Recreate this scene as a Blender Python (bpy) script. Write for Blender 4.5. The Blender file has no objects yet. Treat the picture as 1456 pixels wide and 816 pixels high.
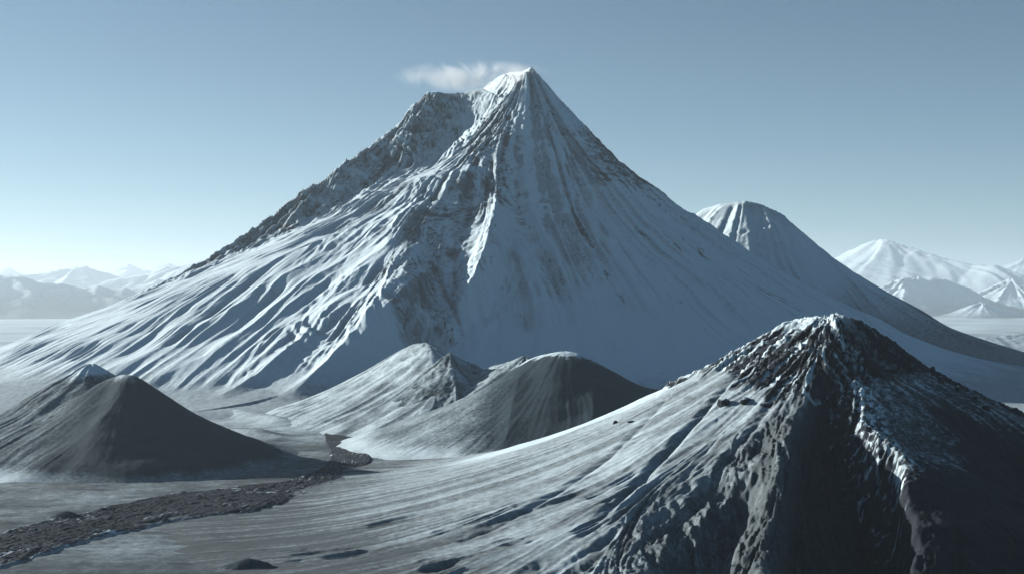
import bpy, math, os
import numpy as np

RES = 1.0                      # grid spacing multiplier (1 = final)
F, CX, CY = 2000.0, 728.0, 408.0
ZG = -600.0                    # level of the plain, the camera stands at 0
scene = bpy.context.scene
col = scene.collection
rng = np.random.default_rng(7)

# ------------------------------------------------------------------ helpers
def P(px, py, d):
    """a point of the place that lies d metres ahead, from the sketch of the view"""
    return ((px - CX) / F * d, d, (CY - py) / F * d)

_perm = {}
def perlin(x, y, seed=0):
    if seed not in _perm:
        r = np.random.default_rng(seed + 101)
        p = r.permutation(512).astype(np.int32)
        a = r.uniform(0, 2 * np.pi, 512)
        _perm[seed] = (p, np.cos(a).astype(np.float32), np.sin(a).astype(np.float32))
    p, gx, gy = _perm[seed]
    xi = np.floor(x); yi = np.floor(y)
    fx = (x - xi).astype(np.float32); fy = (y - yi).astype(np.float32)
    xi = xi.astype(np.int32); yi = yi.astype(np.int32)
    u = fx * fx * fx * (fx * (fx * 6 - 15) + 10); v = fy * fy * fy * (fy * (fy * 6 - 15) + 10)
    def g(i, j, dx, dy):
        h = p[(p[i & 511] + j) & 511]
        return gx[h] * dx + gy[h] * dy
    a = g(xi, yi, fx, fy); b = g(xi + 1, yi, fx - 1, fy)
    c = g(xi, yi + 1, fx, fy - 1); d = g(xi + 1, yi + 1, fx - 1, fy - 1)
    return (a + u * (b - a)) * (1 - v) + (c + u * (d - c)) * v

def fbm(X, Y, lam, octs=4, seed=0, gain=0.5, ridged=False):
    out = np.zeros(X.shape, np.float32); amp = 1.0; tot = 0
    for o in range(octs):
        n = perlin(X / lam + 13.7 * o, Y / lam - 7.3 * o, seed + o) * 1.5
        if ridged: n = 1 - 2 * np.abs(n)
        out += amp * n; tot += amp
        amp *= gain; lam *= 0.5
    return out / tot

def sst(a, b, x):
    t = np.clip((x - a) / (b - a), 0, 1)
    return t * t * (3 - 2 * t)

def smax(a, b, k):
    h = np.clip(k - np.abs(a - b), 0, None) / k
    return np.maximum(a, b) + h * h * k * 0.25

def seglist(pts):
    pts = np.asarray(pts, float)
    return [(pts[i], pts[i + 1]) for i in range(len(pts) - 1)]

def tent(X, Y, pts, Wf, power=2.0, zg=ZG, rnd=0.0):
    """ridge through 3D points with concave flanks; Wf(h) = flank width of a crest h above the plain"""
    best = np.full(X.shape, -1e9)
    for a, b in seglist(pts):
        ux, uy = b[0] - a[0], b[1] - a[1]
        L2 = ux * ux + uy * uy + 1e-9
        t = np.clip(((X - a[0]) * ux + (Y - a[1]) * uy) / L2, 0, 1)
        s = np.hypot(X - a[0] - t * ux, Y - a[1] - t * uy)
        if rnd: s = np.sqrt(s * s + rnd * rnd) - rnd
        h = a[2] + t * (b[2] - a[2]) - zg
        W = np.maximum(Wf(h), 1.0)
        q = 1 - s / W
        z = zg + np.where(q > 0, h * np.clip(q, 0, 1) ** power, (q) * 60)
        best = np.maximum(best, z)
    return best

def bump(X, Y, pts, wl, wr, power=1.6, smooth=False):
    """prominence along a plan polyline of (x, y, amplitude); wl, wr = widths left and right of its direction"""
    out = np.zeros(X.shape)
    pa = np.asarray(pts, float); w = max(wl, wr)
    m = (X > pa[:, 0].min() - w) & (X < pa[:, 0].max() + w) & (Y > pa[:, 1].min() - w) & (Y < pa[:, 1].max() + w)
    if not m.any(): return out
    x = X[m]; y = Y[m]
    bd = np.full(x.shape, 1e9); A = np.zeros(x.shape); sd = np.zeros(x.shape)
    for a, b in seglist(pa):
        ux, uy = b[0] - a[0], b[1] - a[1]
        L2 = ux * ux + uy * uy + 1e-9
        t = np.clip(((x - a[0]) * ux + (y - a[1]) * uy) / L2, 0, 1)
        s = np.hypot(x - a[0] - t * ux, y - a[1] - t * uy)
        n = s < bd
        bd = np.where(n, s, bd); A = np.where(n, a[2] + t * (b[2] - a[2]), A)
        sd = np.where(n, ux * (y - a[1]) - uy * (x - a[0]), sd)
    wd = np.where(sd > 0, wl, wr)
    q = bd / wd
    pr = np.exp(-q * q * 3) * (q < 1.4) if smooth else np.clip(1 - q, 0, 1) ** power
    out[m] = A * pr
    return out

def pdist(X, Y, pts):
    bd = np.full(X.shape, 1e9)
    for a, b in seglist(pts):
        ux, uy = b[0] - a[0], b[1] - a[1]
        L2 = ux * ux + uy * uy + 1e-9
        t = np.clip(((X - a[0]) * ux + (Y - a[1]) * uy) / L2, 0, 1)
        bd = np.minimum(bd, np.hypot(X - a[0] - t * ux, Y - a[1] - t * uy))
    return bd

def solve(hfun, px, py, A=0.0, d0=2500, d1=11500):
    """where the line of sight meets the surface hfun raised by A"""
    d = np.linspace(d0, d1, 1800)
    x = (px - CX) / F * d; z = (CY - py) / F * d
    g = hfun(x, d) + A - z
    i = np.argmax(g > 0) if (g > 0).any() else int(np.argmax(g))
    return np.array([x[i], d[i], z[i]])

def path(hfun, pts, **k):
    """[(px, py, amplitude)] -> [(x, y, amplitude)] lying on the surface"""
    out = []
    for px, py, A in pts:
        p = solve(hfun, px, py, A, **k); out.append((p[0], p[1], A))
    return out

def bilin(N, x, y):
    ny, nx = N.shape
    x = np.clip(x, 0, nx - 1.001); y = np.clip(y, 0, ny - 1.001)
    xi = x.astype(np.int32); yi = y.astype(np.int32)
    fx = x - xi; fy = y - yi
    i = yi * nx + xi; R = N.ravel()
    return (R[i] * (1 - fx) + R[i + 1] * fx) * (1 - fy) + (R[i + nx] * (1 - fx) + R[i + nx + 1] * fx) * fy

def blur(A, r, n=2):
    r = int(max(1, round(r)))
    for _ in range(n):
        for ax in (0, 1):
            pad = [(0, 0), (0, 0)]; pad[ax] = (r + 1, r)
            c = np.cumsum(np.pad(A, pad, mode='edge'), axis=ax, dtype=np.float64)
            k = 2 * r + 1
            A = ((c[k:] - c[:-k]) if ax == 0 else (c[:, k:] - c[:, :-k])) / k
    return A

def flow_noise(H, dx, lam, length, seed, smooth=None):
    """noise of wavelength lam stretched along the fall line of H over about 2*length metres"""
    Hs = blur(H, max(1, (smooth or 2 * lam) / dx))
    gy, gx = np.gradient(Hs)
    m = np.hypot(gx, gy) + 1e-6
    u = (gx / m).astype(np.float32); v = (gy / m).astype(np.float32)
    r = np.random.default_rng(seed)
    N = r.standard_normal(H.shape)
    rad = lam / dx / 4
    if rad >= 0.7: N = blur(N, rad)
    N = N.astype(np.float32)
    jj, ii = np.mgrid[0:H.shape[0], 0:H.shape[1]].astype(np.float32)
    s = 1.0; 
    while s * dx < length:
        # two short Euler steps each way keep to curving fall lines
        mx = ii + u * s * .5; my = jj + v * s * .5
        a = bilin(N, ii + bilin(u, mx, my) * s, jj + bilin(v, mx, my) * s)
        mx = ii - u * s * .5; my = jj - v * s * .5
        b = bilin(N, ii - bilin(u, mx, my) * s, jj - bilin(v, mx, my) * s)
        N = (0.5 * N + 0.25 * a + 0.25 * b).astype(np.float32)
        s *= 1.6
    N -= blur(N, max(2, 3 * lam / dx), 1)
    return N / (N.std() + 1e-9)

def grid(x0, x1, y0, y1, dx):
    dx *= RES
    xs = np.arange(x0, x1, dx); ys = np.arange(y0, y1, dx)
    X, Y = np.meshgrid(xs, ys)
    return X, Y, dx

def sheet(name, X, Y, H, mat, attrs=None, cull=None, label=None, cat=None, kind='structure', parent=None, group=None):
    ny, nx = X.shape
    co = np.stack([X, Y, H], -1).reshape(-1, 3).astype(np.float32)
    j, i = np.mgrid[0:ny - 1, 0:nx - 1]
    a = (j * nx + i).ravel()
    q = np.stack([a, a + 1, a + nx + 1, a + nx], 1)
    used = None
    if cull is not None:
        keep = (~cull).ravel()
        q = q[keep[q].any(1)]
        used = np.zeros(nx * ny, bool); used[q.ravel()] = True
        remap = np.cumsum(used) - 1
        q = remap[q]; co = co[used]
    me = bpy.data.meshes.new(name)
    me.vertices.add(len(co)); me.vertices.foreach_set('co', co.ravel())
    me.loops.add(q.size); me.loops.foreach_set('vertex_index', q.ravel().astype(np.int32))
    me.polygons.add(len(q)); me.polygons.foreach_set('loop_start', np.arange(0, q.size, 4, dtype=np.int32))
    me.polygons.foreach_set('use_smooth', np.ones(len(q), bool))
    me.update(calc_edges=True)
    for k, v in (attrs or {}).items():
        at = me.attributes.new(k, 'FLOAT', 'POINT')
        vv = np.broadcast_to(v, X.shape).reshape(-1).astype(np.float32)
        at.data.foreach_set('value', vv[used] if used is not None else vv)
    me.materials.append(mat)
    o = bpy.data.objects.new(name, me); col.objects.link(o)
    if parent: o.parent = parent
    if label: o['label'] = label
    if cat: o['category'] = cat
    if kind: o['kind'] = kind
    if group: o['group'] = group
    return o

def normal_z(H, dx):
    gy, gx = np.gradient(H, dx)
    return 1 / np.sqrt(1 + gx * gx + gy * gy), gx, gy

# ------------------------------------------------------------------ materials
def terrain_mat(name, ash=(.13, .13, .132), rock=(.07, .072, .078), snow=(.66, .82, .90), grain=3.0, bump_s=0.5, bump_d=1.0, fine=None, edge=0.35):
    """bare ash or rock, with snow from attribute snow (which also carries some painted shade), broken up by fine noise"""
    m = bpy.data.materials.new(name); m.use_nodes = True
    nt = m.node_tree; N = nt.nodes; L = nt.links; N.clear()
    out = N.new('ShaderNodeOutputMaterial'); b = N.new('ShaderNodeBsdfPrincipled')
    b.inputs['Roughness'].default_value = 0.92; b.inputs['Specular IOR Level'].default_value = 0.15
    L.new(b.outputs[0], out.inputs[0])
    tc = N.new('ShaderNodeTexCoord')
    def noise(lam, det=4, rough=.6):
        n = N.new('ShaderNodeTexNoise'); n.inputs['Scale'].default_value = 1 / lam
        n.inputs['Detail'].default_value = det; n.inputs['Roughness'].default_value = rough
        L.new(tc.outputs['Object'], n.inputs['Vector']); return n
    def math_(op, a, bv, clamp=False):
        x = N.new('ShaderNodeMath'); x.operation = op; x.use_clamp = clamp
        for k, v in enumerate((a, bv)):
            if hasattr(v, 'links'): L.new(v, x.inputs[k])
            else: x.inputs[k].default_value = v
        return x.outputs[0]
    def mix(f, a, c):
        x = N.new('ShaderNodeMix'); x.data_type = 'RGBA'
        if hasattr(f, 'links'): L.new(f, x.inputs[0])
        else: x.inputs[0].default_value = f
        for k, v in ((6, a), (7, c)):
            if hasattr(v, 'links'): L.new(v, x.inputs[k])
            else: x.inputs[k].default_value = (*v, 1)
        return x.outputs[2]
    def attr(n):
        a = N.new('ShaderNodeAttribute'); a.attribute_name = n; return a.outputs['Fac']
    n1 = noise(grain * 6, 5, .65); n2 = noise(grain * 40, 4); nf = noise(grain, 3, .7)
    ashv = mix(n2.outputs['Fac'], tuple(c * .75 for c in ash), tuple(c * 1.25 for c in ash))
    rockv = mix(n1.outputs['Fac'], tuple(c * .5 for c in rock), tuple(c * 1.6 for c in rock))
    base = mix(attr('rock'), ashv, rockv)
    w = math_('ADD', math_('MULTIPLY', math_('SUBTRACT', n1.outputs['Fac'], .5), edge * 1.6), math_('MULTIPLY', math_('SUBTRACT', nf.outputs['Fac'], .5), edge))
    s = math_('ADD', attr('snow'), w)
    mr = N.new('ShaderNodeMapRange'); mr.interpolation_type = 'SMOOTHSTEP'
    mr.inputs['From Min'].default_value = .1; mr.inputs['From Max'].default_value = .9
    L.new(s, mr.inputs['Value'])
    c = mix(mr.outputs[0], base, snow)
    L.new(c, b.inputs['Base Color'])
    bp = N.new('ShaderNodeBump'); bp.inputs['Strength'].default_value = bump_s; bp.inputs['Distance'].default_value = bump_d
    hsum = math_('ADD', math_('MULTIPLY', n1.outputs['Fac'], 2.0), nf.outputs['Fac'])
    L.new(hsum, bp.inputs['Height']); L.new(bp.outputs[0], b.inputs['Normal'])
    return m

#@@SECTIONS@@

# ------------------------------------------------------------------ main volcano
S = np.array(P(755, 96, 10000))
cone_r = [0, 50, 100, 300, 525, 725, 875, 950, 1050, 1475, 2175, 2600, 2900, 3150, 3700, 6500]
cone_z = [1560, 1478, 1395, 1140, 915, 765, 665, 590, 500, 240, -160, -380, -515, -605, -700, -900]
rim_l = [P(722, 140, 9930), P(702, 127, 10080), P(686, 119, 10190), P(662, 123, 10230), P(635, 128, 10270), P(605, 133, 10300), P(590, 150, 10260), P(560, 185, 10190), P(520, 215, 10090),
         P(480, 240, 9960), P(430, 275, 9850), P(390, 310, 9760), P(340, 345, 9680), P(290, 380, 9620), P(245, 410, 9620),
         P(210, 430, 9700), P(100, 475, 9700), P(0, 512, 9550), P(-200, 560, 9300)]
cap = [P(755, 96, 10000), P(736, 100, 10250), P(716, 107, 10500), P(690, 124, 10800)]
notch = [P(755, 96, 10000), P(748, 126, 9940), P(735, 134, 9905), P(722, 140, 9880), P(705, 165, 9780)]

def volcano_base(X, Y):
    dx_, dy_ = X - S[0], Y - S[1]
    r = np.hypot(dx_, dy_)
    ph = np.degrees(np.arctan2(dx_, -dy_))
    fac = np.interp(ph, [-180, -125, -100, -75, -50, -25, -5, 20, 180], [1.1, 1.2, 1.33, 1.36, 1.30, 1.14, 1.02, 1, 1.1])
    c = np.interp(r / (1 + (fac - 1) * sst(100, 700, r)), cone_r, cone_z)
    l = tent(X, Y, rim_l, lambda h: 700 + .75 * h, 1.6)
    k = tent(X, Y, cap, lambda h: 4300 + 0 * h, 2.3)
    n = tent(X, Y, notch, lambda h: 3000 + 0 * h, 2.3)
    h = smax(c, k, 40)
    h = smax(h, n, 30)
    return smax(h, l, 90)

def build_volcano():
    X, Y, dx = grid(-5200, 5600, 6100, 12600, 6.2)
    def vb(x, y): return volcano_base(np.asarray(x, float), np.asarray(y, float))
    H = volcano_base(X, Y)
    wob = fbm(X, Y, 900, 3, 3) * 60 * sst(0, 900, np.hypot(X - S[0], Y - S[1]))
    H = H + wob * sst(-700, -200, H)
    B0 = H.copy()
    # spurs and gullies of the near face
    sp1 = path(vb, [(700, 168, 10), (680, 215, 45), (655, 262, 100), (625, 315, 190), (590, 370, 250), (555, 425, 240), (520, 470, 170), (470, 520, 90), (400, 560, 15)])
    sp2 = path(vb, [(712, 175, 8), (706, 235, 50), (702, 300, 110), (690, 350, 150), (668, 398, 130), (645, 440, 40), (620, 480, 5)])
    gul = path(vb, [(672, 262, -10), (645, 330, -90), (622, 390, -160), (608, 440, -150), (600, 490, -60), (600, 530, 0)])
    bowl = path(vb, [(722, 141, 0), (700, 163, -60), (655, 215, -120), (605, 262, -120), (545, 300, -80), (470, 338, -30), (400, 366, 0)])
    H += bump(X, Y, bowl, 45, 430, 1.05)
    H += bump(X, Y, sp1, 190, 560, 1.3) + bump(X, Y, sp2, 130, 170, 1.3) + bump(X, Y, gul, 210, 210, 1.0, True)
    for pts, w in (([(640, 255, 5), (590, 310, 20), (530, 370, 30), (470, 430, 30), (400, 490, 25), (330, 540, 10)], 150),
                   ([(600, 275, 5), (540, 325, 17), (460, 385, 27), (380, 445, 27), (300, 500, 20), (230, 535, 10)], 150),
                   ([(520, 320, 5), (440, 370, 17), (350, 425, 22), (260, 475, 20), (180, 515, 10)], 140),
                   ([(560, 440, 5), (520, 490, 40), (470, 530, 45), (420, 560, 10)], 90),
                   ([(500, 430, 5), (440, 480, 45), (380, 525, 45), (320, 560, 10)], 90),
                   ([(715, 300, 3), (745, 370, 25), (775, 440, 28), (790, 490, 5)], 110)):
        H += bump(X, Y, path(vb, pts), w, w, 1.3)
    right = sst(-50, 500, (X - S[0]) + (Y - S[1]) * .25)          # the smooth eastern flank
    nz, gx, gy = normal_z(blur(B0, 6), dx)
    steep = sst(.97, .80, nz)
    # fall-line flutes
    f1 = flow_noise(H, dx, 170, 1600, 1, 220)
    f2 = flow_noise(H, dx, 72, 1300, 2, 170)
    f3 = flow_noise(H, dx, 34, 800, 4, 150)
    f4 = flow_noise(H + 12 * f1, dx, 18, 260, 5, 90)
    base_e = sst(250, -350, H)
    low = sst(-620, -480, H)
    amp = steep * low * (1 - .80 * right)
    rid = lambda n: .8 - np.abs(n)
    H = H + amp * ((13 + 22 * base_e) * rid(f1) + 12 * rid(f2) + 5.5 * f3 + 1.8 * f4)
    H += right * steep * low * (9 * -np.abs(f1) + 4.5 * -np.abs(f2) + 2.2 * f3 + .9 * f4)
    # rocky bands, and the gully darkened as rock partly for its shade
    dl = pdist(X, Y, rim_l[5:15])
    rock_l = sst(430, 120, dl + 110 * fbm(X, Y, 220, 3, 21)) * sst(-250, 0, H + 120)
    dn = pdist(X, Y, sp2[:4]); dn1 = pdist(X, Y, sp1[:4])
    rr = np.hypot(X - S[0], Y - S[1])
    band = sst(640, 720, H + 60 * fbm(X, Y, 200, 3, 22)) * sst(1150, 1050, H + 60 * fbm(X, Y, 200, 3, 23)) * right
    rsky = sst(160, 60, pdist(X, Y, [P(860, 225, 10000), P(900, 255, 10000), P(945, 295, 10000)]) + 40 * fbm(X, Y, 100, 2, 29))
    rock = np.clip(np.maximum.reduce([rock_l, .75 * band, rsky, .55 * sst(150, 40, np.minimum(dn, dn1) + 50 * fbm(X, Y, 120, 3, 24)) * sst(300, 700, H),
                      .36 * sst(260, 90, pdist(X, Y, gul[1:5]) + 50 * fbm(X, Y, 120, 3, 30))]), 0, 1)
    rn = fbm(X, Y, 105, 5, 31, .62, True)
    terr = np.abs(((H + 45 * fbm(X, Y, 300, 4, 33) + .22 * X) / (40 + 0 * X)) % 1 - .5) * 2
    H = H + rock * (((18 + 8 * rock_l) * rn + 8 * rock_l * (.6 - np.abs(f2))) * np.clip(1 - .5 * band, 0, 1) + 5 * (terr - .5) * (1 - .75 * rock_l) * (.3 + .7 * sst(-.1, .4, fbm(X, Y, 260, 3, 35))))
    H += 1.2 * fbm(X, Y, 30, 3, 41) * low
    nz, gx, gy = normal_z(H, dx)
    snow = 1.05 - (.85 - .42 * rock_l) * rock * sst(.86, .60, nz + .10 * fbm(X, Y, 60, 3, 51)) - .35 * rock * (.5 - .5 * rn)
    snow -= .55 * sst(.55, 1.5, np.abs(f2) * .6 + np.abs(f1) * .5) * amp * sst(-650, 200, H) * 1.0
    snow -= .55 * sst(-330, -560, H + 60 * fbm(X, Y, 300, 3, 52))
    snow -= .62 * sst(.20, .03, np.abs(f2 + .25 * f3)) * (1 - right) * steep * sst(-600, -300, H) * sst(-.35, .2, fbm(X, Y, 300, 3, 55))
    snow -= right * .34 * sst(.1, 1.6, f3 + .5 * f4) * sst(-600, -200, H)
    thin = sst(.16, .02, np.abs(f2)) * sst(-.2, .5, fbm(X, Y, 400, 3, 57)) + .6 * sst(.10, .01, np.abs(f1))
    snow -= .8 * thin * right * sst(-500, 0, H)
    snow -= .9 * band * sst(.55, .95, terr + .6 * fbm(X, Y, 60, 4, 58)) * sst(-.15, .25, fbm(X, Y, 200, 4, 59)) + .5 * rsky
    H -= 70 * sst(6600, 6150, Y)
    gm = sst(-520, -220, H + 90 * f2) * sst(360, 130, pdist(X, Y, gul[1:5]) + 70 * fbm(X, Y, 160, 4, 30))
    snow -= .36 * gm * sst(-1.1, .5, .7 * f2 + .5 * f3 + fbm(X, Y, 80, 3, 36))  # gully snow thinned: bare ash, and the spur's shade put into the colour
    snow += .55 * rock_l * sst(.05, .5, fbm(X * .8 + Y * .3, H * 1.2 + X * .5, 90, 4, 37))
    cull = H < -640
    return sheet('volcano', X, Y, H, M['volcano'], dict(snow=snow, rock=rock), cull,
                 'huge snow covered volcano with pointed summit, fluted white flanks and rocky ribs, largest mountain', 'volcano')

# ------------------------------------------------------------------ mountain behind the volcano's right flank
def build_flank():
    crest = [P(975, 318, 11800), P(1000, 295, 11700), P(1025, 288, 11600), P(1060, 286, 11500), P(1085, 293, 11450), P(1114, 308, 11400), P(1152, 342, 11250), P(1200, 385, 11000), P(1260, 425, 10750),
             P(1340, 470, 10400), P(1400, 500, 10100), P(1456, 527, 9800), P(1560, 570, 9400), P(1700, 610, 9000)]
    X, Y, dx = grid(300, 6200, 8000, 13000, 9.0)
    H = tent(X, Y, crest, lambda h: 1350 + .75 * h, 1.75)
    H += fbm(X, Y, 700, 3, 5) * 35 * sst(-600, -200, H)
    f1 = flow_noise(H, dx, 170, 900, 11, 150); f2 = flow_noise(H, dx, 70, 500, 12, 80)
    nz, _, _ = normal_z(blur(H, 5), dx)
    steep = sst(.97, .82, nz)
    H += steep * (8 * (.8 - np.abs(f1)) + 6 * f2)
    top = sst(150, 30, pdist(X, Y, crest[3:6]) + 40 * fbm(X, Y, 120, 3, 61))
    lowrock = .8 * sst(130, 40, pdist(X, Y, crest[8:11]) + 30 * fbm(X, Y, 120, 3, 62))
    rock = np.clip(np.maximum(.5 * top, lowrock), 0, 1)
    H += rock * 12 * fbm(X, Y, 100, 4, 63, .55, True)
    nz, _, _ = normal_z(H, dx)
    snow = 1.0 - .7 * rock * sst(.9, .65, nz) - .3 * sst(.3, 1.7, f2) * steep - .7 * sst(250, -450, H + 90 * fbm(X, Y, 400, 3, 64))
    return sheet('mountain', X, Y, H, M['volcano'], dict(snow=snow, rock=rock), H < -640,
                 'rounded snowy mountain with a short rocky cap behind the right flank of the big volcano', 'mountain')

# ------------------------------------------------------------------ ash cones and foothills
def build_left_cones():
    c1 = np.array(P(128, 512, 5150)); c2 = [P(160, 537, 4900), P(172, 529, 4880), P(186, 532, 4860)]
    X, Y, dx = grid(-2600, -450, 4000, 5900, 3.6)
    w = 1 + .09 * fbm(X, Y, 350, 4, 71)
    def cone(s, h, R): 
        q = s * w / R
        return ZG + h * np.where(q < 1.6, (np.clip(1 - q / 1.6, 0, 1)) ** 1.55, -(q - 1.6) * .3)
    Xo, Yo = X, Y
    X = X + 34 * fbm(Xo, Yo, 240, 4, 77); Y = Y + 34 * fbm(Xo, Yo, 240, 4, 78)
    s2 = pdist(X, Y, c2)
    ztop = np.interp(X, [c2[0][0], c2[1][0], c2[2][0]], [c2[0][2], c2[1][2], c2[2][2]])
    hA = cone(np.sqrt(s2 ** 2 + 14 ** 2) - 14, ztop - ZG, 400)
    s1 = np.hypot(X - c1[0], Y - c1[1])
    hB = cone(np.sqrt(s1 ** 2 + 5 ** 2) - 5, c1[2] - ZG, 455)
    H = smax(hA, hB, 25)
    apron = tent(X, Y, [P(120, 560, 5000), P(40, 600, 4900), P(-80, 640, 4750), P(-260, 660, 4600)], lambda h: 420 + 1.2 * h, 1.6)
    H = smax(H, apron, 60)
    H = H - 20 * sst(-555, -592, H)
    X, Y = Xo, Yo
    H = blur(H, 16 / dx, 2) + 5 * fbm(X, Y, 180, 4, 79) * sst(-600, -560, H)
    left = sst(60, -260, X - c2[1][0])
    f1 = flow_noise(H, dx, 60, 300, 13, 60); f2 = flow_noise(H, dx, 22, 160, 14, 40)
    up = sst(-600, -540, H)
    H += up * ((.5 + 1.6 * left) * (.8 - np.abs(f1)) * .8 + (.3 + 1.0 * left) * f2 + .8 * fbm(X, Y, 14, 3, 72))
    H += up * left * 8 * fbm(X, Y, 160, 3, 73)
    nz, gx, gy = normal_z(H, dx)
    snow = -.02 + .28 * left + .36 * sst(-560, -594, H + 14 * fbm(X, Y, 90, 4, 76)) + .75 * sst(-345, -275, H + 18 * fbm(X, Y, 60, 3, 74)) + .07 * left * sst(.5, -.5, f1) + .10 * fbm(X, Y, 120, 4, 75)  # near face left bare, left flank paler: shaded and lit sides painted in
    cap_ = sst(90, 20, s1) * .6
    return sheet('cinder_cone', X, Y, H, M['ash'], dict(snow=snow + cap_, rock=0), H < -625,
                 'dark twin peaked ash cone with white tips at the left, shaded on its near face', 'cinder cone')

def build_mid_cone():
    c = [P(745, 530, 5480), P(765, 511, 5450), P(782, 501, 5420), P(800, 497, 5400), P(816, 500, 5390), P(830, 508, 5390)]
    sh = [P(830, 508, 5390), P(850, 528, 5450), P(880, 545, 5480), P(930, 552, 5560), P(1000, 570, 5650)]
    X, Y, dx = grid(-900, 1500, 4300, 6400, 3.8)
    def Wf(h): return 520 + 1.05 * h
    Xw = X + 42 * fbm(X, Y, 260, 4, 89); Yw = Y + 42 * fbm(X, Y, 260, 4, 90)
    H = smax(tent(Xw, Yw, c, Wf, 1.75, rnd=48), tent(Xw, Yw, sh, Wf, 1.7, rnd=40), 30)
    H = H - 17 * sst(-560, -592, H)
    H = blur(H, 26 / dx, 2) + 6 * fbm(X, Y, 200, 4, 87) * sst(-600, -560, H)
    def hb(x, y): return np.maximum(tent(x, y, c, Wf, 1.7), tent(x, y, sh, Wf, 1.7))
    gul = path(hb, [(842, 530, 0), (845, 560, 6), (842, 600, 9), (830, 640, 4)])
    H += bump(X, Y, gul, 60, 60, 1.4)
    rib = path(hb, [(740, 540, 4), (728, 580, 8), (722, 620, 8), (700, 660, 2)])
    H += bump(X, Y, rib, 70, 50, 1.3)
    f1 = flow_noise(H, dx, 60, 300, 15, 60); f2 = flow_noise(H, dx, 22, 160, 16, 40)
    up = sst(-600, -545, H)
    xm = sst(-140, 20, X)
    H += up * ((.9 - .3 * xm) * (.7 - np.abs(f1)) + (.6 - .2 * xm) * f2 + .9 * fbm(X, Y, 14, 3, 82))
    ds = pdist(X, Y, c + sh)
    nz, gx, gy = normal_z(H, dx)
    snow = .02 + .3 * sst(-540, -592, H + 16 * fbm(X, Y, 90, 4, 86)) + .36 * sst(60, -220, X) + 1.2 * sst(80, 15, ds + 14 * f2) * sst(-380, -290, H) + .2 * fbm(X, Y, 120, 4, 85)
    return sheet('cinder_cone', X, Y, H, M['ash'], dict(snow=snow, rock=0), H < -625,
                 'dark ash cone with a white snow rim along its crest in the middle of the valley', 'cinder cone')

def build_foothill(name, ridges, box, Wf, power, seed, label, amp=8, rockamp=0, snowb=.55, dx=4.5, rnd=0):
    X, Y, dx = grid(*box, dx)
    H = None
    for r in ridges:
        t = tent(X, Y, r, Wf, power, rnd=rnd)
        H = t if H is None else smax(H, t, 18)
    H = H - 12 * sst(-560, -594, H)
    f1 = flow_noise(H, dx, 80, 300, seed, 60)
    up = sst(-605, -560, H)
    H += up * (amp * (.7 - np.abs(f1)) + 4 * fbm(X, Y, 150, 4, seed) + rockamp * fbm(X, Y, 70, 4, seed + 3, .55, True) + .8 * fbm(X, Y, 16, 3, seed + 5))
    snow = snowb + .3 * fbm(X, Y, 90, 4, seed + 7) - .2 * sst(.3, 1.4, np.abs(f1))
    return sheet(name, X, Y, H, M['ash'], dict(snow=snow, rock=0), H < -628, label, 'hill')

def build_foothills():
    build_foothill('hill', [[P(585, 493, 6600), P(596, 488, 6580), P(606, 488, 6540), P(613, 495, 6420), P(618, 525, 6150), P(622, 560, 5900)], [P(604, 488, 6550), P(562, 516, 6560), P(530, 540, 6560)]], (-1900, 500, 5100, 7500), lambda h: 240 + 1.75 * h, 1.7, 90,
                   'smooth snowy foothill with a rounded bright crest at the foot of the big volcano', 2.2, 0, .60, 4.5, 42)
    build_foothill('hill', [[P(640, 504, 6120), P(644, 522, 6020), P(650, 560, 5850), P(653, 590, 5720)], [P(640, 504, 6120), P(672, 519, 6160), P(690, 548, 6100), P(706, 580, 6000)], [P(672, 519, 6160), P(682, 545, 6020), P(686, 575, 5850)]],
                   (-1500, 500, 4900, 6900), lambda h: 180 + 1.4 * h, 1.6, 190,
                   'craggy pale foothill with a small pointed top beside the smooth snowy foothill', 3.5, 7, .46, 4.5, 8)
    build_foothill('hill', [[P(700, 522, 6150), P(725, 514, 6060), P(745, 508, 6000), P(765, 512, 5950)], [P(745, 508, 6000), P(745, 540, 5800)]], (-900, 700, 5100, 6800), lambda h: 380 + 1.4 * h, 1.6, 290,
                   'small tan shoulder hill tucked behind the dark ash cone with a white snow rim', 4, 3, .5, 4.5, 12)

def build_plain_ridges():
    build_foothill('hill', [[P(1335, 489, 14000), P(1365, 482, 14050), P(1400, 479, 14100), P(1456, 474, 14200), P(1540, 474, 14300), P(1640, 482, 14400)]], (3200, 8200, 12600, 15800), lambda h: 500 + 2.2 * h, 1.6, 390,
                   'low pale snowy ridge on the plain at the right edge, in front of the distant white peaks', 2, 0, .75, 11, 25)
    build_foothill('hill', [[P(1400, 508, 12300), P(1440, 500, 12350), P(1500, 494, 12400), P(1600, 494, 12500)]], (3300, 7600, 11200, 13600), lambda h: 420 + 2.2 * h, 1.6, 490,
                   'lowest and nearest snowy swell on the plain at the right edge, just above the dark mountain slope', 2, 0, .68, 10, 25)

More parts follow.
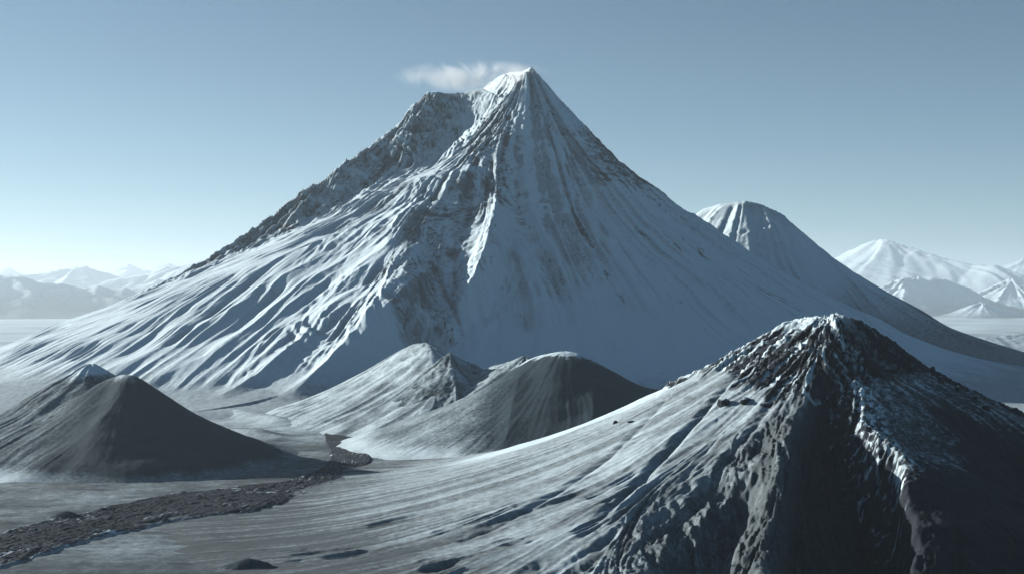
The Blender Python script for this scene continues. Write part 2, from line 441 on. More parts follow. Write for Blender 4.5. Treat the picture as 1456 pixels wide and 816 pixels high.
# ------------------------------------------------------------------ mountain in the right foreground
f_left = [P(1187, 447, 3780), P(1160, 449, 3860), P(1130, 453, 3950), P(1085, 477, 4080), P(1040, 510, 4200), P(990, 531, 4290), P(930, 557, 4340), P(860, 604, 4360),
          P(790, 640, 4360), P(720, 668, 4350), P(640, 686, 4330), P(560, 691, 4390)]
f_right = [P(1187, 447, 3780), P(1215, 457, 3810), P(1240, 470, 3840), P(1265, 487, 3870), P(1290, 503, 3890), P(1320, 529, 3900), P(1370, 558, 3900), P(1410, 584, 3880), P(1456, 602, 3850), P(1600, 650, 3800), P(1800, 700, 3750)]
f_spur = [P(1187, 447, 3780), P(1178, 485, 3680), P(1163, 522, 3580), P(1135, 580, 3420), P(1113, 645, 3180), P(1100, 720, 2980), P(1090, 816, 2750), P(1085, 960, 2450), P(1080, 1100, 2150)]
f_wall = [P(1193, 553, 3760), P(1200, 562, 3680), P(1215, 585, 3480), P(1243, 618, 3250), P(1272, 662, 3140), P(1280, 720, 3110), P(1284, 800, 3080), P(1286, 920, 3020), P(1286, 1150, 2800)]
def fore_W(h): return 560 + 2.05 * h
def crest_drop(X, Y, pts, prof):
    best = np.full(X.shape, -1e9)
    for a, b in seglist(pts):
        ux, uy = b[0] - a[0], b[1] - a[1]
        t = np.clip(((X - a[0]) * ux + (Y - a[1]) * uy) / (ux * ux + uy * uy + 1e-9), 0, 1)
        s_ = np.hypot(X - a[0] - t * ux, Y - a[1] - t * uy)
        best = np.maximum(best, a[2] + t * (b[2] - a[2]) - np.interp(s_, *prof))
    return best
def fore_side(X, Y, c=None):
    q = np.array(c or f_spur)[::-1]
    return X - np.interp(Y, np.append(q[:, 1], 5200), np.append(q[:, 0], q[-1, 0]))
def fore_base(X, Y):
    west = smax(tent(X, Y, f_left, fore_W, 2.1), tent(X, Y, f_spur, lambda h: 260 + 1.35 * h, 1.7), 15)
    west = np.maximum(west, tent(X, Y, f_right, fore_W, 2.1) - 2)
    bench = crest_drop(X, Y, f_right, ([0, 15, 85, 400, 2500], [0, 6, 88, 235, 1700]))
    drop = crest_drop(X, Y, f_spur, ([0, 30, 2500], [0, 16, 2100]))
    wg = crest_drop(X, Y, f_wall, ([0, 260, 700, 2500], [0, 95, 420, 1900]))
    ws = crest_drop(X, Y, f_wall, ([0, 12, 110, 2500], [0, 8, 170, 1900]))
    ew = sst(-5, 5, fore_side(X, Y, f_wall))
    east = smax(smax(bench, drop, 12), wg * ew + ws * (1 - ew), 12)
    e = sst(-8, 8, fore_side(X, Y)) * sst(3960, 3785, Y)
    return west * (1 - e) + east * e

def fore_height():
    X, Y, dx = grid(-1500, 2300, 2150, 4900, 3.2)
    hb = lambda x, y: fore_base(np.asarray(x, float), np.asarray(y, float))
    wx = (34 + 30 * sst(3500, 3000, Y)) * fbm(X, Y, 260, 5, 301, .6) * sst(3900, 3740, Y + .3 * np.abs(X - 891)) + 8 * fbm(X, Y, 60, 3, 305); wy = 20 * fbm(X, Y, 220, 4, 303)
    H = fore_base(X + wx, Y + wy)
    H = blur(H, 9 / dx, 2)
    kw = dict(d0=2300, d1=4500)
    spA = path(hb, [(1187, 455, 0), (1178, 490, 14), (1160, 530, 30), (1135, 575, 20), (1114, 640, 20), (1102, 715, 18), (1092, 800, 10)], **kw)
    g1 = path(hb, [(1178, 520, 0), (1172, 570, -20), (1165, 630, -30), (1175, 700, -30), (1190, 770, -30), (1205, 830, -20)], **kw)
    wall = f_wall
    H += bump(X, Y, spA, 60, 90, 1.3) + bump(X, Y, g1, 110, 110, 1, True)
    basin = bump(X, Y, path(hb, [(1075, 690, -25), (1050, 740, -75), (1030, 800, -95), (1015, 870, -80)], **kw), 190, 190, 1.4)
    H += basin * sst(10, -90, fore_side(X, Y))
    for pts, w in (([(1078, 500, 0), (1040, 545, -10), (1000, 595, -18), (950, 650, -20), (890, 708, -15), (830, 760, -3)], 26),
                   ([(1105, 565, -3), (1070, 620, -12), (1020, 680, -16), (985, 720, -16), (940, 760, -4)], 24),
                   ([(985, 535, 0), (930, 590, -6), (870, 650, -8), (780, 710, -8), (660, 770, -5)], 22),
                   ([(1106, 640, 8), (1060, 657, 26), (1010, 692, 30), (960, 742, 26), (925, 792, 14), (900, 816, 4)], 60),
                   ([(1095, 690, 4), (1060, 730, 24), (1035, 780, 24), (1020, 820, 10)], 45)):
        H += bump(X, Y, path(hb, pts, **kw), w, w, 1.4)
    # small rises in the apron at the bottom of the view
    Hs = blur(H, 20 / dx)
    f1 = flow_noise(Hs, dx, 75, 520, 17, 90); f2 = flow_noise(Hs, dx, 30, 420, 18, 60); f3 = flow_noise(Hs, dx, 12, 260, 19, 40)
    nz, _, _ = normal_z(Hs, dx)
    steep = sst(.999, .86, nz)
    low = np.maximum(sst(-606, -585, H), sst(-40, 40, fore_side(X, Y)))
    bad = sst(330, 60, pdist(X, Y, [P(1090, 700, 3200), P(1000, 790, 2900), P(1080, 830, 2850)]))
    east = sst(-10, 60, fore_side(X, Y)) * sst(3930, 3820, Y)
    pat = sst(-.25, .35, fbm(X, Y, 330, 4, 340))
    H += low * ((.25 + .75 * steep) * (1 - east) * (pat * 2.6 * (.7 - np.abs(f1)) + (.4 + pat) * 1.4 * (.7 - np.abs(f2)) + .9 * f3))
    lp = sst(3600, 3150, Y) * sst(-.02, .4, fbm(X, Y, 190, 4, 341)) * (1 - east)
    H += lp * low * (7 * (.5 - np.abs(f1)) + 5 * (.5 - np.abs(f2)) + 2 * fbm(X, Y, 30, 4, 342, .6, True))
    H += bad * (9 * (.6 - np.abs(f1)) + 7 * (.6 - np.abs(f2)) + 1.6 * f3)
    H += low * 7 * fbm(X, Y, 420, 3, 111)
    # crags
    dtop = np.minimum(pdist(X, Y, f_left[:6]), pdist(X, Y, f_right[:8]))
    rough = dtop + 50 * fbm(X, Y, 160, 4, 112) + 34 * np.clip(f1, -2, 2)
    wl_ = np.interp(X, [430, 540, 640, 760, 891, 1050, 1300, 1500], [50, 230, 360, 390, 300, 210, 150, 60])
    rock = sst(1.1, .75, rough / wl_)
    dr = pdist(X, Y, f_right)
    bench = sst(60, 130, dr + 40 * fbm(X, Y, 90, 3, 310)) * np.maximum(sst(520, 300, dr + 120 * fbm(X, Y, 160, 4, 311)), sst(330, 180, pdist(X, Y, f_wall[:6]) + 90 * fbm(X, Y, 160, 4, 311))) * sst(-20, 20, fore_side(X, Y, f_wall))
    rw = sst(2920, 3080, Y) * sst(70, 25, pdist(X, Y, wall[1:7]) + 16 * fbm(X, Y, 40, 3, 113))
    # tilted slabs run down to the left below the summit
    a = math.radians(32)
    U = (X * math.cos(a) + Y * math.sin(a)); V = (-X * math.sin(a) + Y * math.cos(a))
    rn = .55 * fbm(U, V * 1.0, 70, 5, 115, .6, True) + .45 * fbm(U * .45, V, 34, 4, 116, .6, True)
    H += rock * (.45 + .55 * sst(5, 60, dtop)) * (9 * rn + 11 * (.5 - np.abs(f1)) + 8 * (.5 - np.abs(f2)) + 1.8 * f3) + rw * 6 * fbm(X, Y, 22, 4, 117, .6, True)
    ribn = flow_noise(Hs, dx, 16, 110, 23, 30)
    wface = sst(2700, 2950, Y) * sst(150, 70, pdist(X, Y, wall[1:8])) * sst(25, -10, fore_side(X, Y, f_wall))
    H += sst(110, 40, pdist(X, Y, wall[1:9])) * 6 * fbm(X, Y, 26, 4, 346, .6, True)
    H += sst(45, 10, pdist(X, Y, wall[1:8])) * 7 * fbm(X, Y, 50, 4, 345, .55, True) + wface * 10 * (.6 - np.abs(ribn))
    speck = sst(-.2, .7, fbm(X, Y, 11, 4, 118, .7) + .35 * f3 * .5 + .4 * fbm(X, Y, 120, 3, 119))
    H += east * (1 - rock) * (.9 * fbm(X, Y, 15, 4, 118, .65) + 5 * fbm(X, Y, 70, 4, 312) + (1 - bench) * 6 * (.6 - np.abs(f2)))
    H += east * sst(110, 50, dr) * 12 * fbm(X, Y, 60, 5, 313, .6, True)
    H += (.45 + .9 * bad) * fbm(X, Y, 12, 4, 119, .6) * low
    nz, gx, gy = normal_z(H, dx)
    high = sst(-330, -110, H + 40 * fbm(X, Y, 120, 3, 120))
    snow = .45 - .14 * sst(350, -700, X + .4 * (Y - 3300)) - .16 * sst(-565, -597, H) * sst(200, -300, X) + .16 * fbm(X, Y, 200, 4, 121) + .12 * sst(.4, -.6, f2) - .10 * sst(.3, 1.2, np.abs(f1))
    snow += .45 * sst(260, 30, pdist(X, Y, f_left[4:10]) + 60 * f1 * .4) * (1 - rock) * (1 - east)
    snow = np.where(rock > 0, snow * (1 - rock) + rock * (1.0 * sst(-.25, .85, .5 * f2 + .45 * f3 + .5 * fbm(X, Y, 60, 4, 122) + 1.1 * sst(95, 15, pdist(X, Y, f_left[:5])) + 1.0 * (nz - .75)) * (1 - .62 * east) - .05), snow)  # less snow on the east crags: their shade is put into the colour
    snow += .5 * rw * sst(.35, .8, .5 + fbm(X, Y, 14, 3, 123))
    snow -= .22 * bad * (1 - rock) + .12 * sst(140, 40, pdist(X, Y, spA[3:8]))
    snow = np.where(east * (1 - rock) > .3, -.45 + .75 * sst(120, 50, dr) * sst(-.05, .45, fbm(X, Y, 40, 4, 330)) + (.66 + .40 * speck) * bench * sst(2900, 3250, Y + .25 * (1000 - X)) + .6 * rw * sst(.35, .8, .5 + fbm(X, Y, 14, 3, 123)) + wface * (.2 + .7 * sst(.5, .1, np.abs(ribn)) * sst(-.3, .3, fbm(X, Y, 30, 3, 320))), snow)  # snow stripped from the east side and faded downhill to paint its shade
    return X, Y, H, dx, np.clip(snow, -.2, 1.2), np.clip(np.maximum.reduce([rock, .7 * rw, east, wface]), 0, 1)  # whole east side and wall face take the rock colour as painted shade

def build_fore():
    X, Y, H, dx, snow, rock = fore_height()
    x0, y0 = X[0, 0], Y[0, 0]
    build_rocks(lambda x, y: bilin(H, (np.asarray(x) - x0) / dx, (np.asarray(y) - y0) / dx))
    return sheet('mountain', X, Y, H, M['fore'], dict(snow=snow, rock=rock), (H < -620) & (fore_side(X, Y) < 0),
                 'dark craggy mountain in the right foreground with frosted summit rocks and a long smooth left slope', 'mountain')

# ------------------------------------------------------------------ ground
def graded(a, b, fine, lo, hi, g):
    xs = list(np.arange(a, b, fine)); s = fine; x = xs[-1]
    while x < hi: s *= g; x += s; xs.append(x)
    s = fine; x = xs[0]; left = []
    while x > lo: s *= g; x -= s; left.append(x)
    return np.array(left[::-1] + xs)

def roll(X, Y):
    """the long swells of the valley floor"""
    return 11 * fbm(X, Y, 480, 4, 131) * sst(20000, 8000, np.hypot(X, Y))

def build_ground():
    xs = graded(-2600, 1600, 8 * RES, -320000, 320000, 1.03)
    ys = graded(2700, 7000, 8 * RES, -3000, 330000, 1.022)
    X, Y = np.meshgrid(xs, ys)
    d = np.hypot(X, Y)
    H = np.full(X.shape, ZG) + roll(X, Y)
    H += 3.6 * fbm(X + .6 * Y, Y * 2.2, 90, 4, 133) * sst(9000, 6000, d) + .5 * fbm(X, Y, 20, 3, 134) * sst(9000, 6000, d)
    H += np.interp(d, [0, 12000, 60000, 82000, 200000, 320000], [0, 0, -760, -1150, -1330, -800])
    # low rises on the far plain
    H += sst(9500, 14000, d) * 45 * np.clip(fbm(X, Y * 1.6, 3800, 4, 135) + .15, 0, 1) * sst(60000, 30000, d)
    H += sst(3000, 4200, X) * sst(12000, 15000, d) * 130 * np.clip(fbm(X, Y * 2, 3500, 4, 136) + .3, 0, 1)
    for pts, A, w in (([(200, 545), (300, 562), (390, 578), (430, 584)], 42, 190), ([(270, 590), (340, 590), (400, 602), (425, 608)], 30, 130), ([(310, 608), (370, 618), (410, 626)], 22, 110),
                      ([(150, 660), (260, 672), (380, 668)], 10, 120), ([(0, 690), (150, 668), (250, 690)], 8, 150)):
        pp = [ground_pt(*q) for q in pts]
        H += bump(X, Y, [(q[0], q[1], A * (0 if k in (0, len(pp) - 1) else 1)) for k, q in enumerate(pp)], w, w, 1, True)
    H -= 900 * sst(150, 900, X) * sst(3950, 3500, Y)
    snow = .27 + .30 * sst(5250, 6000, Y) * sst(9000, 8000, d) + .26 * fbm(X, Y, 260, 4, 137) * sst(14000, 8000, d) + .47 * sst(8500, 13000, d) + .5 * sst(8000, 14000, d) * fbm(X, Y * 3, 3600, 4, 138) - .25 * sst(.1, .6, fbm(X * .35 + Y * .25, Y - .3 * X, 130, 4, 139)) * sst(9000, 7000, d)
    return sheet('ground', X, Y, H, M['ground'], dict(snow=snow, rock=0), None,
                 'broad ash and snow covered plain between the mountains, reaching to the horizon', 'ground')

def ground_pt(px, py, z=ZG):
    d = (CY * 0 + (0 - z)) * F / (py - CY)
    return np.array([(px - CX) / F * d, d])

def spline(pts, n):
    pts = np.asarray(pts, float); k = len(pts)
    t = np.linspace(0, k - 1, n); i = np.clip(t.astype(int), 0, k - 2); f = (t - i)[:, None]
    p0 = pts[np.clip(i - 1, 0, k - 1)]; p1 = pts[i]; p2 = pts[i + 1]; p3 = pts[np.clip(i + 2, 0, k - 1)]
    return .5 * (2 * p1 + (p2 - p0) * f + (2 * p0 - 5 * p1 + 4 * p2 - p3) * f ** 2 + (3 * p1 - p0 - 3 * p2 + p3) * f ** 3)

def build_lava():
    up = [(-160, 800), (0, 757), (120, 727), (230, 702), (340, 688), (410, 681), (448, 668), (466, 652), (462, 634), (458, 615), (452, 596)]
    dn = [(-160, 870), (0, 815), (120, 775), (240, 744), (340, 733), (430, 712), (496, 686), (530, 658), (520, 634), (500, 614), (476, 596)]
    n = int(700 / RES); m = int(150 / RES)
    A = spline([ground_pt(*p) for p in up], n); Bp = spline([ground_pt(*p) for p in dn], n)
    t = np.linspace(0, 1, m)[None, :, None]
    XY = A[:, None] * (1 - t) + Bp[:, None] * t
    X, Y = XY[..., 0], XY[..., 1]
    wid = np.hypot(*(A - Bp).T)[:, None]
    ln = np.concatenate([[0], np.cumsum(np.hypot(*np.diff((A + Bp) / 2, axis=0).T))])[:, None] + 0 * X
    tt = t[..., 0] + 0 * X
    across = (tt - .5) * wid
    edge = sst(0, .10, tt + .05 * fbm(X, Y, 90, 4, 141)) * sst(1, .90, tt + .05 * fbm(X, Y, 90, 4, 142))
    brd = sst(-.32, .05, fbm(ln * .5, across * 1.2, 110, 4, 151) + .9 * sst(.5, .1, np.abs(tt - .5 + .25 * fbm(ln, 0 * ln, 300, 2, 152))) + .6 * sst(1300, 2000, ln))
    edge = edge * brd
    H = ZG - 3 + roll(X, Y) + edge * (5.5 + 2.5 * fbm(X, Y, 120, 3, 143))
    H += edge * (.25 + .75 * sst(2600, 1700, ln)) * (2.4 * fbm(ln * .16 + .3 * across, across * 1.5 - .12 * ln, 36, 5, 144, .6, True) + 4 * fbm(X, Y, 16, 3, 145, .6, True) * .6 + 9 * np.clip(fbm(ln, across * 1.6, 60, 2, 146) - .25, 0, 1))
    snow = .10 + .45 * sst(1500, 1100, ln) * (1 - sst(.02, .14, np.minimum(tt, 1 - tt) + .06 * fbm(X, Y, 80, 4, 154))) + .16 * fbm(X, Y, 220, 3, 155) + .9 * sst(.5, .75, fbm(ln * .35 + .5 * across, across * 1.6 - .2 * ln, 44, 3, 147, .5, True) * .62 + .3 * fbm(X, Y, 150, 2, 148)) + .6 * sst(.05, .015, tt + .02 * fbm(X, Y, 60, 3, 153)) * sst(1300, 1000, ln) + .12 * fbm(X, Y, 60, 3, 149)
    return sheet('lava_flow', X, Y, H, M['lava'], dict(snow=snow, rock=1), None,
                 'dark braided lava flow winding from the foot of the volcano across the valley to the left edge', 'lava flow')

def build_mounds():
    M_ = [(95, 733, 62, 24, 34, 'small dark ash mound above the lava flow near the left edge, wider of the two'),
          (146, 722, 34, 13, 24, 'narrow dark ash mound just right of the wider mound above the lava flow'),
          (352, 800, 78, 24, 34, 'low dark lens shaped mound with a white lower edge at the bottom left')]
    for k, (px, py, rx, h, ry, lab) in enumerate(M_):
        c = ground_pt(px, py, ZG + 8)
        X, Y, dx = grid(c[0] - rx * 1.6, c[0] + rx * 1.6, c[1] - ry * 2.2, c[1] + ry * 2.2, 2.0)
        q = np.sqrt(((X - c[0]) / rx) ** 2 + ((Y - c[1]) / ry) ** 2) * (1 + .38 * fbm(X, Y, 60, 4, 150 + k))
        H = ZG - 4 + roll(X, Y) + (h * .75 + 6) * np.where(q < 1, np.clip(1 - q ** 1.3, 0, 1), (1 - q) * .8) + .5 * fbm(X, Y, 12, 3, 160 + k)
        snow = .02 + .4 * sst(.6, 1.0, q) + .5 * sst(.82, .98, q) * (k == 2) + .2 * fbm(X, Y, 30, 3, 170)
        sheet('ash_mound', X, Y, H, M['ash'], dict(snow=snow, rock=0), H < -612, lab, 'mound', group='small ash mounds on the valley floor')

# ------------------------------------------------------------------ distant ranges
FAR = 3.2                     # the far ranges are sketched at 25 to 60 km and stand 3.2 times as far and as large
def far(name, ridges, box, dx, Wf, power, seed, label, amp, snow_f, lam=900, cat='mountain', rid=.6):
    X, Y, dx = grid(*box, dx)
    H = None
    for r in ridges:
        t = tent(X, Y, r, Wf, power)
        H = t if H is None else np.maximum(H, t)
    f1 = flow_noise(H, dx, lam, lam * 4, seed, lam)
    f2 = flow_noise(H, dx, lam * .4, lam * 2, seed + 1, lam)
    up = sst(-600, -350, H)
    H += up * (amp * (rid - np.abs(f1)) + amp * .35 * f2 + amp * .5 * fbm(X, Y, lam, 4, seed, .55, True))
    nz, gx, gy = normal_z(H, dx)
    snow = snow_f(X, Y, H, nz)
    X = X * FAR; Y = Y * FAR; H = H * FAR
    return sheet(name, X, Y, H, M['far'], dict(snow=snow, rock=0), H < -660 * FAR, label, cat)

def build_far():
    W = lambda k, b: (lambda h: b + k * h)
    n_ = lambda X, Y, s, l: fbm(X, Y, l, 4, s)
    sn = lambda lo, hi, s: (lambda X, Y, H, nz: 1.0 * sst(lo, hi, H + 150 * n_(X, Y, s, 1500)))  # extra snow on the far slopes, its paleness painted in for haze
    # right side
    D = 36000
    far('mountain', [[P(1090, 402, 40500), P(1150, 386, 39000), P(1180, 374, 38200), P(1213, 355, 37200), P(1244, 341, 36200), P(1262, 341, 35800), P(1300, 353, 35200), P(1345, 369, 34500), P(1385, 377, 34000), P(1415, 376, 33600), P(1450, 392, 33000), P(1520, 410, 32500)]],
        (5000, 17000, 28500, 43500), 46, W(2.3, 1500), 1.8, 201, 'distant white flat topped volcano on the horizon at the right', 36, sn(-450, 50, 202), 1000)
    D = 27500
    far('mountain', [[P(1215, 450, D - 600), P(1235, 425, D - 300), P(1258, 407, D - 100), P(1282, 394, D), P(1300, 395, D), P(1345, 399, D), P(1375, 410, D), P(1400, 425, D), P(1430, 436, D), P(1500, 450, D)],
                     [P(1282, 394, D), P(1284, 410, D - 500), P(1278, 430, D - 1100)]],
        (5600, 11500, 24000, 30500), 24, W(1.5, 700), 1.6, 211, 'blue shaded distant ridge with a white left corner in front of the flat topped volcano', 45, sn(-650, 50, 212), 600)
    D = 30000
    far('mountain', [[P(1370, 432, D), P(1398, 418, D), P(1425, 402, D), P(1438, 395, D), P(1450, 401, D), P(1490, 425, D)]],
        (8500, 13500, 27500, 32500), 24, W(2.0, 900), 1.7, 221, 'small distant white peak at the right edge beside the blue ridge', 35, sn(-900, -500, 222), 600)
    D = 52000
    far('mountain', [[P(1395, 400, D), P(1425, 388, D), P(1442, 374, D), P(1456, 369, D), P(1475, 372, D), P(1530, 400, D)]],
        (15500, 24000, 48500, 55000), 60, W(2.3, 1500), 1.8, 231, 'farthest white peak cut by the right edge of the picture', 60, sn(-900, -500, 232), 1400)
    D = 24500
    far('hill', [[P(1378, 440, D), P(1386, 432, D), P(1396, 430, D), P(1425, 438, D), P(1456, 446, D), P(1520, 452, D)]],
        (7300, 10500, 22500, 26000), 16, W(2.4, 400), 1.6, 241, 'low distant hill with a white left tip at the foot of the blue ridge', 18, sn(-700, -300, 242), 400, 'hill')
    # left side
    D = 25000
    far('hill', [[P(-200, 385, D), P(-60, 388, D), P(0, 393, D), P(35, 395, D), P(50, 403, D), P(85, 405, D), P(115, 414, D), P(140, 410, D), P(158, 415, D), P(178, 411, D), P(210, 424, D), P(260, 440, D)]],
        (-13500, -4300, 22000, 28500), 30, W(2.0, 900), 1.7, 251, 'long low blue range of hills on the far plain at the left', 45, sn(-500, 300, 252), 700, 'hill')
    D = 42000
    far('mountain', [[P(-260, 380, D), P(-100, 386, D), P(0, 392, D), P(60, 390, D), P(100, 386, D), P(115, 383, D), P(124, 377, D), P(138, 385, D), P(165, 394, D), P(200, 400, D)]],
        (-24000, -9500, 37500, 47500), 55, W(2.2, 1500), 1.8, 261, 'pale distant mountain range with one small pointed peak at the left', 60, sn(-300, 300, 262), 1200)
    D = 38000
    far('mountain', [[P(155, 398, D), P(175, 396, D), P(205, 391, D), P(235, 380, D), P(258, 375, D), P(290, 368, D), P(350, 372, D), P(450, 392, D)]],
        (-12500, -4200, 33500, 42500), 50, W(2.2, 1500), 1.8, 271, 'pale distant mountain with a bright sloping top running behind the rocky left edge of the volcano', 60, sn(-300, 300, 272), 1200)
    D = 60000
    far('mountain', [[P(160, 392, D), P(172, 380, D), P(183, 376, D), P(200, 384, D), P(212, 387, D), P(228, 377, D), P(240, 375, D), P(260, 385, D)]],
        (-18500, -12500, 57000, 63500), 60, W(1.8, 900), 1.6, 281, 'faintest far peaks in the haze between the two pale ranges at the left', 60, sn(-200, 300, 282), 1200)
    D = 62000
    far('mountain', [[P(-60, 392, D), P(0, 388, D), P(12, 380, D), P(26, 390, D), P(60, 392, D)]],
        (-26500, -19500, 59000, 65500), 60, W(1.8, 900), 1.6, 291, 'faint far peak in the haze at the left edge', 50, sn(-200, 300, 292), 1200)

# ------------------------------------------------------------------ rocks
def rock_mesh(seed, rx, ry, rz):
    import bmesh
    bm = bmesh.new(); bmesh.ops.create_icosphere(bm, subdivisions=3, radius=1)
    co = np.array([v.co for v in bm.verts])
    n = fbm(co[:, 0] * 1.0 + seed * 3.1 + 5, co[:, 1] + co[:, 2] * 1.7, 1.1, 4, seed, .6, True)
    for v, k in zip(bm.verts, n):
        v.co *= 1 + .32 * k
        v.co.x *= rx; v.co.y *= ry; v.co.z = v.co.z * rz
    me = bpy.data.meshes.new('rock'); bm.to_mesh(me); bm.free()
    me.attributes.new('rock', 'FLOAT', 'POINT').data.foreach_set('value', np.ones(len(me.vertices), np.float32))
    z = np.array([v.normal.z for v in me.vertices])
    me.attributes.new('snow', 'FLOAT', 'POINT').data.foreach_set('value', (.7 * sst(.55, .95, z)).astype(np.float32))
    me.materials.append(M['fore'])
    return me

def thing_on(name, label, cat, surf, px, py, size, seed, sink=.35, rot=0, group=None, d=(2600, 4500)):
    """a rock of size (w, depth, h) bedded in the slope at the place seen at px, py"""
    p = solve(surf, px, py, 0, d0=d[0], d1=d[1])
    o = bpy.data.objects.new(name, rock_mesh(seed, *size)); col.objects.link(o)
    z = float(surf(np.array([p[0]]), np.array([p[1]]))[0])
    o.location = (p[0], p[1], z + size[2] * (1 - 2 * sink) * .5); o.rotation_euler = (0, 0, math.radians(rot))
    o['label'] = label; o['category'] = cat
    if group: o['group'] = group
    return o

def build_rocks(surf):
    g = 'dark rocks on the left slope of the foreground mountain'
    thing_on('boulder', 'small dark boulder alone low on the snowy left ridge of the foreground mountain', 'boulder', surf, 875, 602, (6, 5, 7), 1, .3, 20, g)
    thing_on('boulder', 'second small dark boulder just uphill and right of the lowest one', 'boulder', surf, 897, 600, (8, 5, 4), 2, .3, -15, g)
    g = 'dark outcrops below the summit crags'
    thing_on('rock_outcrop', 'dark blocky outcrop at the lower end of the summit crags, leftmost of three', 'outcrop', surf, 1029, 575, (13, 17, 13), 3, .3, 30, g)
    thing_on('rock_outcrop', 'dark outcrop split in two, middle of the three below the summit crags', 'outcrop', surf, 1060, 571, (19, 9, 9), 4, .35, 55, g)
    thing_on('rock_outcrop', 'dark snow topped outcrop, rightmost of the three below the summit crags', 'outcrop', surf, 1090, 577, (15, 10, 8), 5, .35, 10, g)
    g = 'rock spikes on the right ridge'
    for k, (px, py, w, h, lab) in enumerate([(1326, 530, 7, 17, 'tallest dark rock spike standing on the right ridge of the foreground mountain'),
                                       (1338, 540, 8, 11, 'stubby dark rock spike just right of the tallest one on the ridge'),
                                       (1362, 553, 9, 10, 'broad dark rock knob midway down the right ridge'),
                                       (1386, 568, 7, 11, 'narrow dark rock spike low on the right ridge'),
                                       (1402, 579, 9, 10, 'lowest dark rock knob at the foot of the right ridge crags')]):
        thing_on('rock_spike', lab, 'rock', surf, px, py + 3, (w, w * .8, h), 10 + k, .2, 30 * k, g, (3500, 4200))

# ------------------------------------------------------------------ air, smoke, sky, sun, camera
def box_obj(name, lo, hi):
    import bmesh
    bm = bmesh.new(); bmesh.ops.create_cube(bm, size=1)
    for v in bm.verts:
        v.co = [lo[i] if v.co[i] < 0 else hi[i] for i in range(3)]
    me = bpy.data.meshes.new(name); bm.to_mesh(me); bm.free()
    o = bpy.data.objects.new(name, me); col.objects.link(o)
    return o

HAZE = .75e-5
def build_haze():
    o = box_obj('haze', (-330000, -3500, -2800), (330000, 335000, 4600))
    m = bpy.data.materials.new('haze'); m.use_nodes = True
    N = m.node_tree.nodes; N.clear()
    out = N.new('ShaderNodeOutputMaterial'); v = N.new('ShaderNodeVolumePrincipled')
    v.inputs['Color'].default_value = (.78, .92, 1, 1); v.inputs['Density'].default_value = HAZE
    v.inputs['Anisotropy'].default_value = .3
    m.node_tree.links.new(v.outputs[0], out.inputs['Volume'])
    o.data.materials.append(m); o['kind'] = 'stuff'; o['label'] = 'pale blue haze filling the air between the mountains'; o['category'] = 'haze'

def build_plume():
    import bmesh
    a = np.array(P(790, 107, 9870)); b = np.array(P(562, 111, 10120))
    c = (a + b) / 2
    Lx = abs(a[0] - b[0]) / 2
    bm = bmesh.new(); bmesh.ops.create_icosphere(bm, subdivisions=4, radius=1)
    for v in bm.verts:
        v.co.x *= Lx * 1.1; v.co.y *= 170; v.co.z *= 130
    me = bpy.data.meshes.new('smoke_plume'); bm.to_mesh(me); bm.free()
    o = bpy.data.objects.new('smoke_plume', me); col.objects.link(o); o.location = c
    m = bpy.data.materials.new('smoke'); m.use_nodes = True
    nt = m.node_tree; N = nt.nodes; L = nt.links; N.clear()
    out = N.new('ShaderNodeOutputMaterial'); v = N.new('ShaderNodeVolumePrincipled')
    v.inputs['Color'].default_value = (1, 1, 1, 1); v.inputs['Anisotropy'].default_value = .2
    tc = N.new('ShaderNodeTexCoord')
    n = N.new('ShaderNodeTexNoise'); n.inputs['Scale'].default_value = 1 / 190; n.inputs['Detail'].default_value = 6; n.inputs['Roughness'].default_value = .62; n.inputs['Distortion'].default_value = .6
    L.new(tc.outputs['Object'], n.inputs['Vector'])
    mp = N.new('ShaderNodeMapping'); mp.inputs['Scale'].default_value = (1 / (Lx * 1.1), 1 / 170, 1 / 130)
    L.new(tc.outputs['Object'], mp.inputs['Vector'])
    ln = N.new('ShaderNodeVectorMath'); ln.operation = 'LENGTH'; L.new(mp.outputs[0], ln.inputs[0])
    mr = N.new('ShaderNodeMapRange'); mr.interpolation_type = 'SMOOTHSTEP'
    mr.inputs['From Min'].default_value = 1.0; mr.inputs['From Max'].default_value = .1
    L.new(ln.outputs['Value'], mr.inputs['Value'])
    mr2 = N.new('ShaderNodeMapRange'); mr2.inputs['From Min'].default_value = .45; mr2.inputs['From Max'].default_value = .62
    L.new(n.outputs['Fac'], mr2.inputs['Value'])
    mu = N.new('ShaderNodeMath'); mu.operation = 'MULTIPLY'; L.new(mr.outputs[0], mu.inputs[0]); L.new(mr2.outputs[0], mu.inputs[1])
    mu2 = N.new('ShaderNodeMath'); mu2.operation = 'MULTIPLY'; L.new(mu.outputs[0], mu2.inputs[0]); mu2.inputs[1].default_value = .014
    L.new(mu2.outputs[0], v.inputs['Density']); L.new(v.outputs[0], out.inputs['Volume'])
    me.materials.append(m)
    o['kind'] = 'stuff'; o['label'] = 'thin white plume of steam drifting left from the summit of the volcano'; o['category'] = 'steam'

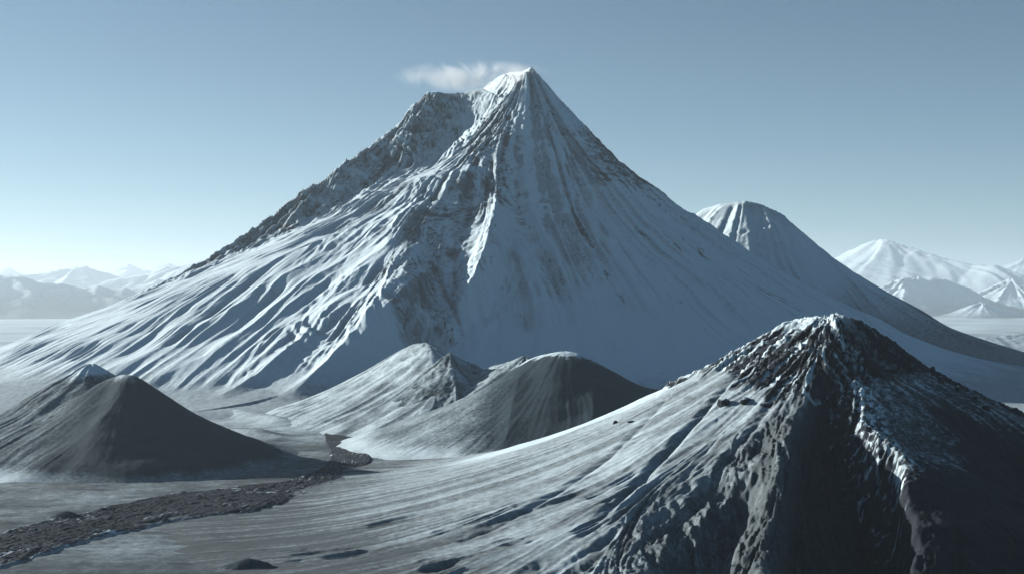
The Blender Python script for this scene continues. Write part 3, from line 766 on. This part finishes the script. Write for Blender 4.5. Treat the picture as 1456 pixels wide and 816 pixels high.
SUN_EL, SUN_AZ = math.radians(16), math.radians(66)       # azimuth: from the view direction towards the left
def build_light():
    w = bpy.data.worlds.new('World'); scene.world = w; w.use_nodes = True
    N = w.node_tree.nodes; L = w.node_tree.links
    bg = N['Background']
    sky = N.new('ShaderNodeTexSky'); sky.sky_type = 'NISHITA'; sky.sun_disc = False
    sky.sun_elevation = SUN_EL; sky.sun_rotation = -SUN_AZ
    sky.altitude = 2500; sky.air_density = .78; sky.dust_density = 1.6; sky.ozone_density = 1.6
    hs = N.new('ShaderNodeHueSaturation'); hs.inputs['Saturation'].default_value = .84; hs.inputs['Hue'].default_value = .5
    tint = N.new('ShaderNodeMix'); tint.data_type = 'RGBA'; tint.blend_type = 'MULTIPLY'; tint.inputs[0].default_value = 1
    tint.inputs[7].default_value = (.71, .96, 1.0, 1)
    L.new(sky.outputs[0], hs.inputs['Color']); L.new(hs.outputs[0], tint.inputs[6]); L.new(tint.outputs[2], bg.inputs['Color'])
    bg.inputs['Strength'].default_value = .05
    sd = bpy.data.lights.new('sun', 'SUN'); sd.energy = 5; sd.angle = math.radians(.5); sd.color = (1, .945, .87)
    so = bpy.data.objects.new('sun', sd); col.objects.link(so)
    from mathutils import Vector
    to = Vector((-math.sin(SUN_AZ) * math.cos(SUN_EL), math.cos(SUN_AZ) * math.cos(SUN_EL), math.sin(SUN_EL)))
    so.rotation_euler = to.to_track_quat('Z', 'Y').to_euler()
    so.location = (0, 0, 2500)

def build_camera():
    cd = bpy.data.cameras.new('camera'); cd.sensor_width = 36; cd.lens = 36 * F / 1456
    cd.clip_start = 1; cd.clip_end = 800000
    co = bpy.data.objects.new('camera', cd); col.objects.link(co)
    co.location = (0, 0, 0); co.rotation_euler = (math.radians(90), 0, 0)
    scene.camera = co

M = dict(
    volcano=terrain_mat('snow_and_rock', ash=(.12, .14, .165), rock=(.045, .06, .08), grain=5, bump_s=.45, bump_d=2.5),
    ash=terrain_mat('ash_with_frost', ash=(.032, .056, .072), grain=2.2, bump_s=.5, bump_d=.8),
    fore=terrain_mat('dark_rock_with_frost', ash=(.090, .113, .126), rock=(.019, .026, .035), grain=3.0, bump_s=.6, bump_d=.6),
    ground=terrain_mat('valley_ash_and_snow', ash=(.070, .098, .110), grain=3.4, bump_s=.5, bump_d=.6),
    lava=terrain_mat('dark_lava', ash=(.025, .036, .050), rock=(.018, .028, .040), grain=2.2, bump_s=.7, bump_d=1.0),
    far=terrain_mat('far_snow_and_rock', ash=(.12, .13, .14), grain=25, bump_s=.3, bump_d=10),
)
build_light(); build_camera(); build_haze(); build_plume()
build_ground(); build_lava(); build_mounds()
build_volcano(); build_flank(); build_left_cones(); build_mid_cone(); build_foothills(); build_plain_ridges(); build_fore(); build_far()

scene.view_settings.view_transform = 'Standard'; scene.view_settings.look = 'None'
scene.view_settings.exposure = .70; scene.view_settings.gamma = 1; scene.view_settings.use_curve_mapping = False
scene.render.engine = 'CYCLES'
scene.cycles.use_denoising = True
scene.cycles.max_bounces = 4; scene.cycles.diffuse_bounces = 0; scene.cycles.volume_bounces = 2
scene.cycles.volume_step_rate = 1.0
scene.cycles.use_adaptive_sampling = True
